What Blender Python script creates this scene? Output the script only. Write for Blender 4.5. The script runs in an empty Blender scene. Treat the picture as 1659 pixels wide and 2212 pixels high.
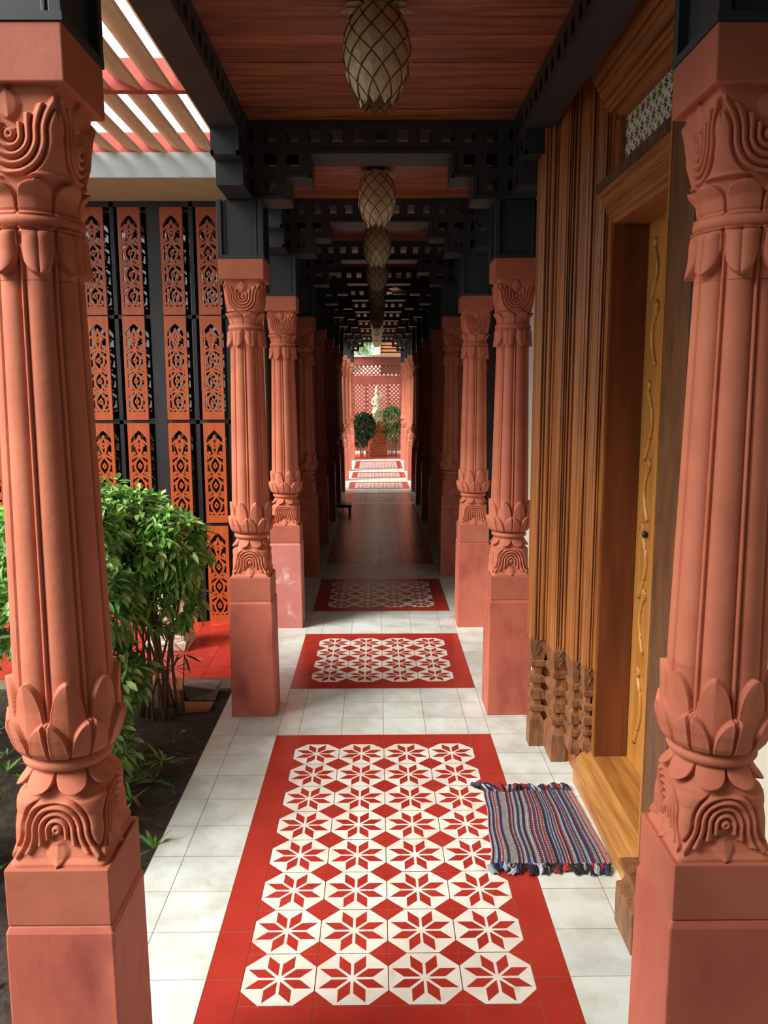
import bpy, math, random
import numpy as np
from mathutils import Vector, Matrix
random.seed(7); rng = np.random.RandomState(11)
S = bpy.context.scene; COL = S.collection
PI = math.pi

# ---------------------------------------------------------------- camera
F_PX = 1765.0; ROLL = math.radians(.25)
yc = np.array([-15.5, 265, F_PX]); yc /= np.linalg.norm(yc)
zc = np.array([-math.sin(ROLL), math.cos(ROLL), 0]); zc -= yc * (zc @ yc); zc /= np.linalg.norm(zc)
xc = np.cross(zc, yc)
Mx = np.array([xc, yc, zc]); Rv, Uv, Fv = Mx[:, 0], Mx[:, 1], Mx[:, 2]
cam_d = bpy.data.cameras.new('camera'); cam = bpy.data.objects.new('camera', cam_d); COL.objects.link(cam)
cam.matrix_world = Matrix(((Rv[0], Uv[0], -Fv[0], -.025), (Rv[1], Uv[1], -Fv[1], 0), (Rv[2], Uv[2], -Fv[2], 1.6), (0, 0, 0, 1)))
cam_d.sensor_fit = 'VERTICAL'; cam_d.sensor_height = 24; cam_d.lens = 24 * F_PX / 2212
cam_d.clip_start = .05; cam_d.clip_end = 300
S.camera = cam

# ---------------------------------------------------------------- sky, sun, exposure
W = bpy.data.worlds.new('World'); S.world = W; W.use_nodes = True
nt = W.node_tree; bg = nt.nodes['Background']
tc = nt.nodes.new('ShaderNodeTexCoord'); sep = nt.nodes.new('ShaderNodeSeparateXYZ'); rmp = nt.nodes.new('ShaderNodeValToRGB')
nt.links.new(tc.outputs['Generated'], sep.inputs[0]); nt.links.new(sep.outputs['Z'], rmp.inputs[0])
rmp.color_ramp.elements[0].position = 0; rmp.color_ramp.elements[0].color = (.62, .66, .66, 1)
rmp.color_ramp.elements[1].position = .6; rmp.color_ramp.elements[1].color = (1, .98, .95, 1)
nt.links.new(rmp.outputs[0], bg.inputs[0]); bg.inputs[1].default_value = 1.3
sun_d = bpy.data.lights.new('sun', 'SUN'); sun = bpy.data.objects.new('sun', sun_d); COL.objects.link(sun)
sun_d.energy = 3.6; sun_d.angle = math.radians(28); sun_d.color = (1, .95, .88)
sun.rotation_euler = Vector((.70, .36, -.60)).to_track_quat('-Z', 'Y').to_euler()
S.view_settings.view_transform = 'Standard'; S.view_settings.look = 'None'
S.view_settings.gamma = 1; S.view_settings.use_curve_mapping = False
S.view_settings.exposure = 0.76

# ---------------------------------------------------------------- materials
def lin(c): return tuple((x / 255 / 12.92 if x / 255 <= .04045 else ((x / 255 + .055) / 1.055) ** 2.4) for x in c[:3]) + (1,)
def mat(name, c1, c2=None, rough=.6, scale=6., stretch=(1, 1, 1), detail=4, bump=0., bscale=None, metal=0, attr=False, lo=.35, hi=.65, c3=None, spec=.5, coat=0, trans=0, c3pos=(.6, .75)):
    m = bpy.data.materials.new(name); m.use_nodes = True; n = m.node_tree; L = n.links.new
    b = n.nodes['Principled BSDF']
    b.inputs['Roughness'].default_value = rough; b.inputs['Metallic'].default_value = metal
    b.inputs['Specular IOR Level'].default_value = spec; b.inputs['Coat Weight'].default_value = coat
    t = n.nodes.new('ShaderNodeTexCoord'); oi = n.nodes.new('ShaderNodeObjectInfo'); mp = n.nodes.new('ShaderNodeMapping')
    ad = n.nodes.new('ShaderNodeVectorMath'); ad.operation = 'ADD'
    sc = n.nodes.new('ShaderNodeMath'); sc.operation = 'MULTIPLY'; sc.inputs[1].default_value = 13
    L(oi.outputs['Random'], sc.inputs[0]); L(t.outputs['Object'], ad.inputs[0]); L(sc.outputs[0], ad.inputs[1]); L(ad.outputs[0], mp.inputs[0])
    mp.inputs['Scale'].default_value = stretch
    nz = n.nodes.new('ShaderNodeTexNoise'); nz.inputs['Scale'].default_value = scale; nz.inputs['Detail'].default_value = detail; nz.inputs['Roughness'].default_value = .6
    L(mp.outputs[0], nz.inputs[0])
    if attr:
        ca = n.nodes.new('ShaderNodeVertexColor'); ca.layer_name = 'Col'; out = ca.outputs[0]
        hv = n.nodes.new('ShaderNodeMix'); hv.data_type = 'RGBA'; hv.blend_type = 'MULTIPLY'
        r = n.nodes.new('ShaderNodeValToRGB'); r.color_ramp.elements[0].position = lo; r.color_ramp.elements[1].position = hi
        r.color_ramp.elements[0].color = lin(c1); r.color_ramp.elements[1].color = lin(c2 or (255, 255, 255))
        L(nz.outputs[0], r.inputs[0]); hv.inputs[0].default_value = 1; L(out, hv.inputs[6]); L(r.outputs[0], hv.inputs[7]); out = hv.outputs[2]
    else:
        r = n.nodes.new('ShaderNodeValToRGB'); r.color_ramp.elements[0].position = lo; r.color_ramp.elements[1].position = hi
        r.color_ramp.elements[0].color = lin(c1); r.color_ramp.elements[1].color = lin(c2 or c1)
        L(nz.outputs[0], r.inputs[0]); out = r.outputs[0]
    if c3:
        n2 = n.nodes.new('ShaderNodeTexNoise'); n2.inputs['Scale'].default_value = scale * 1.7; n2.inputs['Detail'].default_value = 6
        a2 = n.nodes.new('ShaderNodeVectorMath'); a2.operation = 'ADD'; a2.inputs[1].default_value = (3.1, 7.7, 1.3); L(mp.outputs[0], a2.inputs[0]); L(a2.outputs[0], n2.inputs[0])
        r2 = n.nodes.new('ShaderNodeValToRGB'); r2.color_ramp.elements[0].position = c3pos[0]; r2.color_ramp.elements[1].position = c3pos[1]
        L(n2.outputs[0], r2.inputs[0])
        mx = n.nodes.new('ShaderNodeMix'); mx.data_type = 'RGBA'; L(r2.outputs[0], mx.inputs[0]); L(out, mx.inputs[6]); mx.inputs[7].default_value = lin(c3); out = mx.outputs[2]
    L(out, b.inputs['Base Color'])
    if bump:
        bp = n.nodes.new('ShaderNodeBump'); bp.inputs['Strength'].default_value = bump; bp.inputs['Distance'].default_value = .01
        nb = n.nodes.new('ShaderNodeTexNoise'); nb.inputs['Scale'].default_value = bscale or scale * 3; nb.inputs['Detail'].default_value = 5
        L(mp.outputs[0], nb.inputs[0]); L(nb.outputs[0], bp.inputs['Height']); L(bp.outputs[0], b.inputs['Normal'])
    if trans:
        tr = n.nodes.new('ShaderNodeBsdfTranslucent'); L(out, tr.inputs[0]); ms = n.nodes.new('ShaderNodeMixShader'); ms.inputs[0].default_value = trans
        L(b.outputs[0], ms.inputs[1]); L(tr.outputs[0], ms.inputs[2]); L(ms.outputs[0], n.nodes['Material Output'].inputs[0])
    return m

M = dict(
    stone=mat('red_sandstone', (182, 102, 76), (198, 117, 89), rough=.75, scale=5, bump=.1, bscale=60),
    plinth=mat('smooth_sandstone', (168, 92, 70), (186, 106, 82), rough=.7, scale=5, bump=.06, bscale=50),
    plaster=mat('painted_plaster', (170, 84, 68), (200, 112, 90), rough=.6, scale=4, stretch=(1, 1, .5), detail=7, bump=.25, bscale=14, lo=.3, hi=.7, c3=(140, 62, 54), c3pos=(.52, .75)),
    plaster_pink=mat('worn_pink_plaster', (186, 106, 98), (206, 134, 124), rough=.6, scale=4, detail=7, bump=.25, bscale=14, lo=.3, hi=.7, c3=(240, 196, 190), c3pos=(.6, .72)),
    tile=mat('white_cement_tile', (216, 218, 210), (248, 255, 255), rough=.28, scale=7, detail=6, attr=True, lo=.3, hi=.6, c3=(176, 160, 112), c3pos=(.66, .86)),
    redtile=mat('red_cement_tile', (158, 44, 36), (172, 52, 42), rough=.26, scale=5, detail=5),
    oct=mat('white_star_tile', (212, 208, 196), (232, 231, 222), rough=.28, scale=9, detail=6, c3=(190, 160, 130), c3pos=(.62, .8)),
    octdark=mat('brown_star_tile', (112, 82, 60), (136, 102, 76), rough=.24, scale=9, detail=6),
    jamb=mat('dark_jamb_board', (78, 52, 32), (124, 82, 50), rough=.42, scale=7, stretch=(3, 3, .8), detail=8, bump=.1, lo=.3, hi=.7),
    grout=mat('grout', (150, 138, 118), (170, 160, 140), rough=.8, scale=10),
    patio=mat('red_patio_tile', (176, 50, 42), (194, 62, 50), rough=.3, scale=6, detail=6, c3=(228, 110, 100), c3pos=(.6, .8)),
    soil=mat('dark_soil', (44, 36, 30), (70, 58, 48), rough=.95, scale=18, detail=8, bump=1., bscale=30),
    grass=mat('ground', (70, 76, 50), (96, 90, 66), rough=.95, scale=3, detail=6),
    black=mat('charcoal_painted_wood', (36, 42, 48), (48, 55, 62), rough=.5, scale=8, stretch=(1, 1, .3)),
    frame=mat('black_metal_frame', (34, 37, 40), (42, 45, 48), rough=.45, scale=8),
    plank=mat('ceiling_plank', (130, 110, 104), (255, 255, 255), rough=.42, scale=3, stretch=(1.2, 14, 1), detail=6, attr=True, lo=.25, hi=.7),
    teak=mat('old_teak', (112, 62, 30), (176, 112, 56), rough=.42, scale=5, stretch=(7, 7, .35), detail=7, bump=.25, bscale=18, lo=.3, hi=.7),
    teak_y=mat('old_teak_beam', (112, 66, 34), (166, 108, 58), rough=.45, scale=5, stretch=(7, .35, 7), detail=7, bump=.25, bscale=18, lo=.3, hi=.7),
    gold=mat('golden_teak', (160, 104, 48), (194, 138, 68), rough=.32, scale=4, stretch=(5, 5, .4), detail=6, bump=.15, bscale=16, lo=.3, hi=.7),
    thresh=mat('golden_teak_step', (128, 80, 38), (190, 134, 68), rough=.34, scale=5, stretch=(9, .5, 9), detail=7, bump=.3, bscale=16, lo=.3, hi=.7),
    brown=mat('brown_board', (92, 48, 24), (116, 62, 32), rough=.4, scale=4, stretch=(5, 5, .4), detail=6, bump=.08),
    carved=mat('carved_block_wood', (104, 66, 42), (146, 98, 62), rough=.5, scale=12, stretch=(3, 3, 1), detail=6, bump=.3),
    dentil=mat('grey_brown_carving', (86, 60, 44), (112, 80, 58), rough=.6, scale=14, bump=.3),
    lattice=mat('orange_lattice_wood', (168, 76, 36), (192, 94, 46), rough=.34, scale=6, stretch=(6, 6, .4), detail=5, lo=.3, hi=.7),
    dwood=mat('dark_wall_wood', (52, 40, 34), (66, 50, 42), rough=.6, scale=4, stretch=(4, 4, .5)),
    wall=mat('cream_wall', (206, 206, 192), (220, 220, 206), rough=.8, scale=2, bump=.1, bscale=40),
    khaki=mat('khaki_plaster', (120, 112, 88), (134, 124, 98), rough=.8, scale=3),
    fascia=mat('pale_fascia', (188, 210, 218), (206, 226, 230), rough=.6, scale=6, stretch=(1, 1, .3), detail=6),
    soffit=mat('olive_soffit', (168, 176, 146), (182, 188, 158), rough=.8, scale=6),
    slat=mat('tan_slat', (196, 168, 142), (214, 188, 160), rough=.7, scale=8, stretch=(4, .4, 4)),
    redbeam=mat('red_beam', (190, 84, 78), (204, 98, 88), rough=.6, scale=5),
    pinkwall=mat('pink_wall', (226, 150, 136), (238, 170, 154), rough=.75, scale=3),
    jali=mat('jali_paint', (142, 70, 58), (158, 82, 68), rough=.7, scale=6),
    shell=mat('capiz_shell', (200, 180, 142), (236, 224, 192), rough=.22, scale=9, detail=5, trans=.18, lo=.3, hi=.7),
    brass=mat('dark_brass_wire', (84, 60, 34), (104, 76, 44), rough=.45, metal=.6),
    rug=mat('rag_rug_cloth', (205, 200, 200), (255, 255, 255), rough=.95, scale=120, attr=True, bump=.6, bscale=300),
    leaf=mat('leaf', (170, 170, 150), (255, 255, 255), rough=.42, scale=8, attr=True, trans=.25),
    stem=mat('stem_bark', (104, 80, 58), (138, 108, 80), rough=.85, scale=20),
    glazed=mat('glazed_tile', (225, 225, 220), (255, 255, 255), rough=.15, scale=20, attr=True),
    rubble=mat('concrete_rubble', (120, 108, 98), (150, 136, 122), rough=.9, scale=20, bump=.6),
    brickr=mat('broken_brick', (160, 96, 66), (184, 118, 84), rough=.9, scale=20, bump=.6),
    pale=mat('pale_carved_stone', (196, 176, 156), (216, 200, 180), rough=.85, scale=14, bump=.5, bscale=40, c3=(150, 122, 104)),
    ivory=mat('ivory_stone', (176, 166, 144), (200, 190, 168), rough=.8, scale=20, bump=.5, c3=(150, 140, 116), c3pos=(.6, .75)),
    laterite=mat('laterite_block', (140, 70, 40), (190, 112, 66), rough=.9, scale=30, bump=.7, lo=.4, hi=.6),
    rooftile=mat('brown_roof_slat', (150, 96, 56), (182, 122, 74), rough=.7, scale=8),
    black2=mat('black_enamel', (22, 22, 24), (28, 28, 30), rough=.3),
    white2=mat('white_enamel', (200, 198, 190), rough=.4),
    white=mat('white_trim', (232, 226, 214), (240, 236, 226), rough=.6, scale=5),
)
def glass_mat():
    m = bpy.data.materials.new('window_glass'); m.use_nodes = True; n = m.node_tree; n.nodes.clear(); L = n.links.new
    o = n.nodes.new('ShaderNodeOutputMaterial'); t = n.nodes.new('ShaderNodeBsdfTransparent'); g = n.nodes.new('ShaderNodeBsdfGlossy'); x = n.nodes.new('ShaderNodeMixShader')
    t.inputs[0].default_value = (.8, .85, .83, 1); g.inputs['Roughness'].default_value = .02; g.inputs[0].default_value = (.9, .95, .95, 1)
    x.inputs[0].default_value = .1; L(t.outputs[0], x.inputs[1]); L(g.outputs[0], x.inputs[2]); L(x.outputs[0], o.inputs[0]); return m
M['glass'] = glass_mat()
def net_mat():
    m = bpy.data.materials.new('pink_shade_net'); m.use_nodes = True; n = m.node_tree; n.nodes.clear(); L = n.links.new
    o = n.nodes.new('ShaderNodeOutputMaterial'); t = n.nodes.new('ShaderNodeBsdfTransparent'); g = n.nodes.new('ShaderNodeBsdfTranslucent'); x = n.nodes.new('ShaderNodeMixShader')
    tc = n.nodes.new('ShaderNodeTexCoord'); nz = n.nodes.new('ShaderNodeTexNoise'); nz.inputs['Scale'].default_value = 25; r = n.nodes.new('ShaderNodeValToRGB')
    r.color_ramp.elements[0].position = .4; r.color_ramp.elements[1].position = .6
    r.color_ramp.elements[0].color = (.15, .15, .15, 1); r.color_ramp.elements[1].color = (.3, .3, .3, 1)
    L(tc.outputs['Object'], nz.inputs[0]); L(nz.outputs[0], r.inputs[0]); L(r.outputs[0], x.inputs[0])
    g.inputs[0].default_value = (.95, .78, .78, 1)
    L(t.outputs[0], x.inputs[1]); L(g.outputs[0], x.inputs[2]); L(x.outputs[0], o.inputs[0]); return m
M['net'] = net_mat()

# ---------------------------------------------------------------- mesh helpers
class MB:
    def __init__(s): s.v = []; s.f = []; s.m = []; s.c = []
    def add(s, vs, fs, mi=0, col=None):
        o = len(s.v); s.v += [tuple(map(float, p)) for p in vs]
        s.f += [tuple(i + o for i in q) for q in fs]; s.m += [mi] * len(fs); s.c += [col] * len(fs); return s
    def box(s, x0, x1, y0, y1, z0, z1, mi=0, col=None):
        vs = [(x, y, z) for z in (z0, z1) for y in (y0, y1) for x in (x0, x1)]
        return s.add(vs, [(0, 2, 3, 1), (4, 5, 7, 6), (0, 1, 5, 4), (2, 6, 7, 3), (0, 4, 6, 2), (1, 3, 7, 5)], mi, col)
    def taper(s, cx, cy, levels, mi=0):            # square section stack: levels = [(z, hx, hy)]
        vs = []
        for z, hx, hy in levels: vs += [(cx - hx, cy - hy, z), (cx + hx, cy - hy, z), (cx + hx, cy + hy, z), (cx - hx, cy + hy, z)]
        fs = [(3, 2, 1, 0)]
        for k in range(len(levels) - 1):
            a = 4 * k
            for i in range(4): j = (i + 1) % 4; fs.append((a + i, a + j, a + j + 4, a + i + 4))
        a = 4 * (len(levels) - 1); fs.append((a, a + 1, a + 2, a + 3)); return s.add(vs, fs, mi)
    def prism(s, pts, axis, a, b, mi=0, cap=True, closed=True):   # pts 2D polygon; axis 'x','y','z' extrusion
        n = len(pts)
        def P(p, t): return {'z': (p[0], p[1], t), 'y': (p[0], t, p[1]), 'x': (t, p[0], p[1])}[axis]
        vs = [P(p, a) for p in pts] + [P(p, b) for p in pts]
        fs = [(i, (i + 1) % n, (i + 1) % n + n, i + n) for i in range(n if closed else n - 1)]
        if cap: fs += [tuple(range(n))[::-1], tuple(range(n, 2 * n))]
        return s.add(vs, fs, mi)
    def tube(s, pts, r, seg=8, mi=0, col=None, close=True):
        pts = [Vector(p) for p in pts]; n = len(pts); rs = r if hasattr(r, '__len__') else [r] * n
        vs = []; up = Vector((0, 0, 1))
        for i, p in enumerate(pts):
            t = (pts[min(i + 1, n - 1)] - pts[max(i - 1, 0)]).normalized()
            a = t.cross(up if abs(t.z) < .9 else Vector((1, 0, 0))).normalized(); b = t.cross(a)
            for k in range(seg): an = 2 * PI * k / seg; vs.append(p + (a * math.cos(an) + b * math.sin(an)) * rs[i])
        fs = [(i * seg + k, i * seg + (k + 1) % seg, (i + 1) * seg + (k + 1) % seg, (i + 1) * seg + k) for i in range(n - 1) for k in range(seg)]
        if close: fs += [tuple(range(seg))[::-1], tuple(range((n - 1) * seg, n * seg))]
        return s.add(vs, fs, mi, col)
    def lathe(s, prof, seg=24, mi=0, cx=0, cy=0):
        vs = [(cx + r * math.cos(2 * PI * k / seg), cy + r * math.sin(2 * PI * k / seg), z) for r, z in prof for k in range(seg)]
        fs = [(i * seg + k, i * seg + (k + 1) % seg, (i + 1) * seg + (k + 1) % seg, (i + 1) * seg + k) for i in range(len(prof) - 1) for k in range(seg)]
        fs += [tuple(range(seg))[::-1], tuple(range((len(prof) - 1) * seg, len(prof) * seg))]
        return s.add(vs, fs, mi)
    def ball(s, c, r, seg=12, mi=0, col=None):
        r = r if hasattr(r, '__len__') else (r, r, r); vs = [(c[0], c[1], c[2] - r[2])]
        nr = seg // 2
        for i in range(1, nr):
            a = -PI / 2 + PI * i / nr
            vs += [(c[0] + r[0] * math.cos(a) * math.cos(2 * PI * k / seg), c[1] + r[1] * math.cos(a) * math.sin(2 * PI * k / seg), c[2] + r[2] * math.sin(a)) for k in range(seg)]
        vs.append((c[0], c[1], c[2] + r[2])); fs = [(0, 1 + (k + 1) % seg, 1 + k) for k in range(seg)]
        for i in range(nr - 2):
            for k in range(seg): a = 1 + i * seg; fs.append((a + k, a + (k + 1) % seg, a + seg + (k + 1) % seg, a + seg + k))
        a = 1 + (nr - 2) * seg; fs += [(a + k, a + (k + 1) % seg, len(vs) - 1) for k in range(seg)]
        return s.add(vs, fs, mi, col)
    def build(s, name, mats, parent=None, smooth=False, bevel=0, fixn=False, loc=None):
        me = bpy.data.meshes.new(name); me.from_pydata(s.v, [], s.f); me.update()
        mats = mats if isinstance(mats, (list, tuple)) else [mats]
        for m in mats: me.materials.append(m)
        if len(mats) > 1: me.polygons.foreach_set('material_index', s.m)
        if any(c is not None for c in s.c):
            ca = me.color_attributes.new('Col', 'FLOAT_COLOR', 'CORNER')
            arr = []
            for p, c in zip(s.f, s.c): arr += list((tuple(c[:3]) + (1,)) if c else (1, 1, 1, 1)) * len(p)
            ca.data.foreach_set('color', arr)
        if fixn:
            import bmesh
            b = bmesh.new(); b.from_mesh(me); bmesh.ops.recalc_face_normals(b, faces=b.faces); b.to_mesh(me); b.free()
        if smooth: me.polygons.foreach_set('use_smooth', [True] * len(me.polygons))
        o = bpy.data.objects.new(name, me); COL.objects.link(o)
        if parent: o.parent = parent
        if loc: o.location = loc
        if bevel:
            md = o.modifiers.new('bevel', 'BEVEL'); md.width = bevel; md.segments = 2; md.limit_method = 'ANGLE'; md.angle_limit = math.radians(40)
        return o
def thing(name, label, cat, loc=(0, 0, 0), rz=0, group=None):
    o = bpy.data.objects.new(name, None); COL.objects.link(o); o.location = loc; o.rotation_euler = (0, 0, rz)
    o['label'] = label; o['category'] = cat
    if group: o['group'] = group
    return o
def tag(o, label, cat, group=None, kind=None):
    o['label'] = label; o['category'] = cat
    if group: o['group'] = group
    if kind: o['kind'] = kind
    return o
def struct(o, label=None, cat=None):
    o['kind'] = 'structure'
    if label: o['label'] = label
    if cat: o['category'] = cat
    return o
def sroot(name, label, cat, loc=(0, 0, 0)):
    o = thing(name, label, cat, loc); o['kind'] = 'structure'; return o
def dup(root, loc, label, rz=None, group=None):
    r = root.copy(); COL.objects.link(r); r.location = loc; r['label'] = label
    if rz is not None: r.rotation_euler = (0, 0, rz)
    if group: r['group'] = group
    for ch in list(root.children):
        c = ch.copy(); COL.objects.link(c); c.parent = r
        for g in list(ch.children): d = g.copy(); COL.objects.link(d); d.parent = c
    return r
def ms_mesh(mb, f, x0, x1, nx, z0, z1, nz, y0, y1, mi=0):    # outline f(X,Z)>0 given the thickness y0..y1
    xs = np.linspace(x0, x1, nx); zs = np.linspace(z0, z1, nz); X, Z = np.meshgrid(xs, zs, indexing='ij'); V = f(X, Z)
    V[0, :] = V[-1, :] = -1e-4; V[:, 0] = V[:, -1] = -1e-4
    V = np.where(V == 0, 1e-9, V); ins = V > 0; idx = {}; vs = []
    def key(k, x, z):
        if k not in idx: idx[k] = len(vs); vs.append((x, z))
        return idx[k]
    polys = []; segs = []
    for i in range(nx - 1):
        for j in range(nz - 1):
            if not (ins[i, j] or ins[i + 1, j] or ins[i, j + 1] or ins[i + 1, j + 1]): continue
            cs = [(i, j), (i + 1, j), (i + 1, j + 1), (i, j + 1)]; poly = []; kinds = []
            for a in range(4):
                p, q = cs[a], cs[(a + 1) % 4]
                if ins[p]: poly.append(key(p, xs[p[0]], zs[p[1]])); kinds.append('c')
                if ins[p] != ins[q]:
                    t = V[p] / (V[p] - V[q]); k = (min(p, q), max(p, q))
                    poly.append(key(k, xs[p[0]] + t * (xs[q[0]] - xs[p[0]]), zs[p[1]] + t * (zs[q[1]] - zs[p[1]]))); kinds.append('o' if ins[p] else 'i')
            if len(poly) < 3: continue
            polys.append(poly)
            for a in range(len(poly)):
                b = (a + 1) % len(poly)
                if kinds[a] == 'o' and kinds[b] == 'i': segs.append((poly[a], poly[b]))
    n = len(vs)
    V3 = [(x, y0, z) for x, z in vs] + [(x, y1, z) for x, z in vs]
    F = [tuple(p) for p in polys] + [tuple(i + n for i in p[::-1]) for p in polys] + [(b, a, a + n, b + n) for a, b in segs]
    mb.add(V3, F, mi); return mb
def dist_poly(X, Z, pts):
    D = np.full(X.shape, 9.)
    for (ax, az), (bx, bz) in zip(pts[:-1], pts[1:]):
        dx, dz = bx - ax, bz - az; L2 = dx * dx + dz * dz + 1e-12
        t = np.clip(((X - ax) * dx + (Z - az) * dz) / L2, 0, 1)
        D = np.minimum(D, np.hypot(X - ax - t * dx, Z - az - t * dz))
    return D

# ---------------------------------------------------------------- floor
CARPETS = [(-.17, 1.63 - .0), (1.83, 3.63), (4.23, 5.23), (5.79, 6.81), (7.4, 11.4), (11.68, 12.68), (13.2, 14.2), (14.86, 15.9), (16.6, 18.4)]
CARPETS[0] = (-1.4, 1.2)
def floor():
    root = sroot('floor', 'corridor floor of white cement tiles with red star-patterned tile inlays', 'floor')
    MB().box(-.81, 1.25, -4.7, 19.0, -.12, -.0012).build('floor_bed', M['grout'], root)
    ys = [-4.6]; 
    for a, b in CARPETS:
        g = ys[-1]; n = max(1, round((a - g) / .2)); ys += list(np.linspace(g, a, n + 1))[1:]
        n = max(1, round((b - a) / .2)); ys += list(np.linspace(a, b, n + 1))[1:]
    n = round((19.0 - ys[-1]) / .2); ys += list(np.linspace(ys[-1], 18.99, n + 1))[1:]
    xs = [-.808, -.7, -.5, -.4, -.2, 0, .2, .4, .5, .7, .9, 1.24]; t = MB(); g = .0011
    for y0, y1 in zip(ys[:-1], ys[1:]):
        inside = any(a - 1e-6 <= y0 and y1 <= b + 1e-6 for a, b in CARPETS)
        for x0, x1 in zip(xs[:-1], xs[1:]):
            if inside and -.5 <= x0 < .5: continue
            k = .70 + .1 * random.random(); w = random.random() * .035
            t.add([(x0 + g, y0 + g, 0), (x1 - g, y0 + g, 0), (x1 - g, y1 - g, 0), (x0 + g, y1 - g, 0)], [(0, 1, 2, 3)], 0, (k * .975, k, k - .02 - w))
    t.build('white_tiles', M['tile'], root)
    h = math.sqrt(.5)
    for a, b in CARPETS:
        m = MB()
        def q(x0, x1, y0, y1, mi=0, z=0): m.add([(x0, y0, z), (x1, y0, z), (x1, y1, z), (x0, y1, z)], [(0, 1, 2, 3)], mi)
        n = max(1, round((b - a) / .2)); yy = np.linspace(a, b, n + 1); g = .0008
        for y0, y1 in zip(yy[:-1], yy[1:]): q(-.5, -.4 - g, y0 + g, y1 - g); q(.4 + g, .5, y0 + g, y1 - g)
        for x0 in (-.4, -.2, 0, .2): q(x0 + g, x0 + .2 - g, a, a + .1 - g); q(x0 + g, x0 + .2 - g, b - .1 + g, b)
        rows = max(1, round((b - a - .2) / .2)); st = (b - a - .2) / rows
        for r in range(rows):
            for x0 in (-.4, -.2, 0, .2):
                cy = a + .1 + (r + .5) * st; cx = x0 + .1; q(x0 + g, x0 + .2 - g, cy - st / 2 + g, cy + st / 2 - g)
                sy = st / .2; e = .0985; c = .052
                m.add([(cx + px, cy + py * sy, .0003) for px, py in [(-e + c, -e), (e - c, -e), (e, -e + c), (e, e - c), (e - c, e), (-e + c, e), (-e, e - c), (-e, -e + c)]], [tuple(range(8))], 1)
                for k in range(8):
                    A = PI / 8 + k * PI / 4; a0, a1 = A - PI / 8, A + PI / 8; L_ = .0465; o = .0115
                    bx, by = o * math.cos(A), o * math.sin(A)
                    pts = [(bx, by), (bx + L_ * math.cos(a0), by + L_ * math.sin(a0)), (bx + L_ * (math.cos(a0) + math.cos(a1)), by + L_ * (math.sin(a0) + math.sin(a1))), (bx + L_ * math.cos(a1), by + L_ * math.sin(a1))]
                    m.add([(cx + px, cy + py * sy, .0006) for px, py in pts], [(0, 1, 2, 3)], 2)
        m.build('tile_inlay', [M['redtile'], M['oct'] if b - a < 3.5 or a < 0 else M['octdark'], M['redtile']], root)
    return root
floor()
struct(MB().box(-8, -.812, -8, 4.37, -.3, -.045).build('garden_bed', M['soil'], bevel=0), 'dark bare soil bed beside the white tiled floor', 'soil')
p = sroot('courtyard_floor', 'bright red tiled patio in front of the orange lattice window', 'patio')
mb = MB().box(-8, -.812, 4.37, 5.56, -.25, .008); mb.build('patio_bed', M['grout'], p)
mb = MB()
for i in range(36):
    for j in range(6):
        x1 = -.815 - i * .2; y0 = 4.372 + j * .198; mb.box(x1 - .197, x1, y0, y0 + .195, .0, .011)
mb.build('patio_tiles', M['patio'], p)
struct(MB().box(-60, 60, -40, 80, -.5, -.31).build('ground', M['grass']), 'ground around the building', 'ground')

# ---------------------------------------------------------------- ceiling and roof
def ceiling():
    root = sroot('ceiling', 'low ceiling of reddish brown planks above the corridor', 'ceiling')
    m = MB(); y = -4.6
    while y < 20.15:
        w = .105 + .035 * random.random(); k = .75 + .4 * random.random()
        c = lin((172, 104, 76)); c = (c[0] * k, c[1] * k * (.92 + .16 * random.random()), c[2] * k)
        m.box(-.70, .70, y, min(y + w - .003, 20.2), 2.79 + .003 * random.random(), 2.81, 0, c); y += w
    m.build('planks', M['plank'], root)
    MB().box(-.78, .95, -4.7, 20.2, 2.812, 2.95).build('roof_deck', M['black'], root)
    return root
ceiling()
ROWS = [1.535, 3.96, 5.475, 7.0, 8.5, 10.0, 11.45, 12.93, 14.53, 16.25, 18.72]
ORD = ['nearest', 'second', 'third', 'fourth', 'fifth', 'sixth', 'seventh', 'eighth', 'ninth', 'tenth', 'last']

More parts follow.
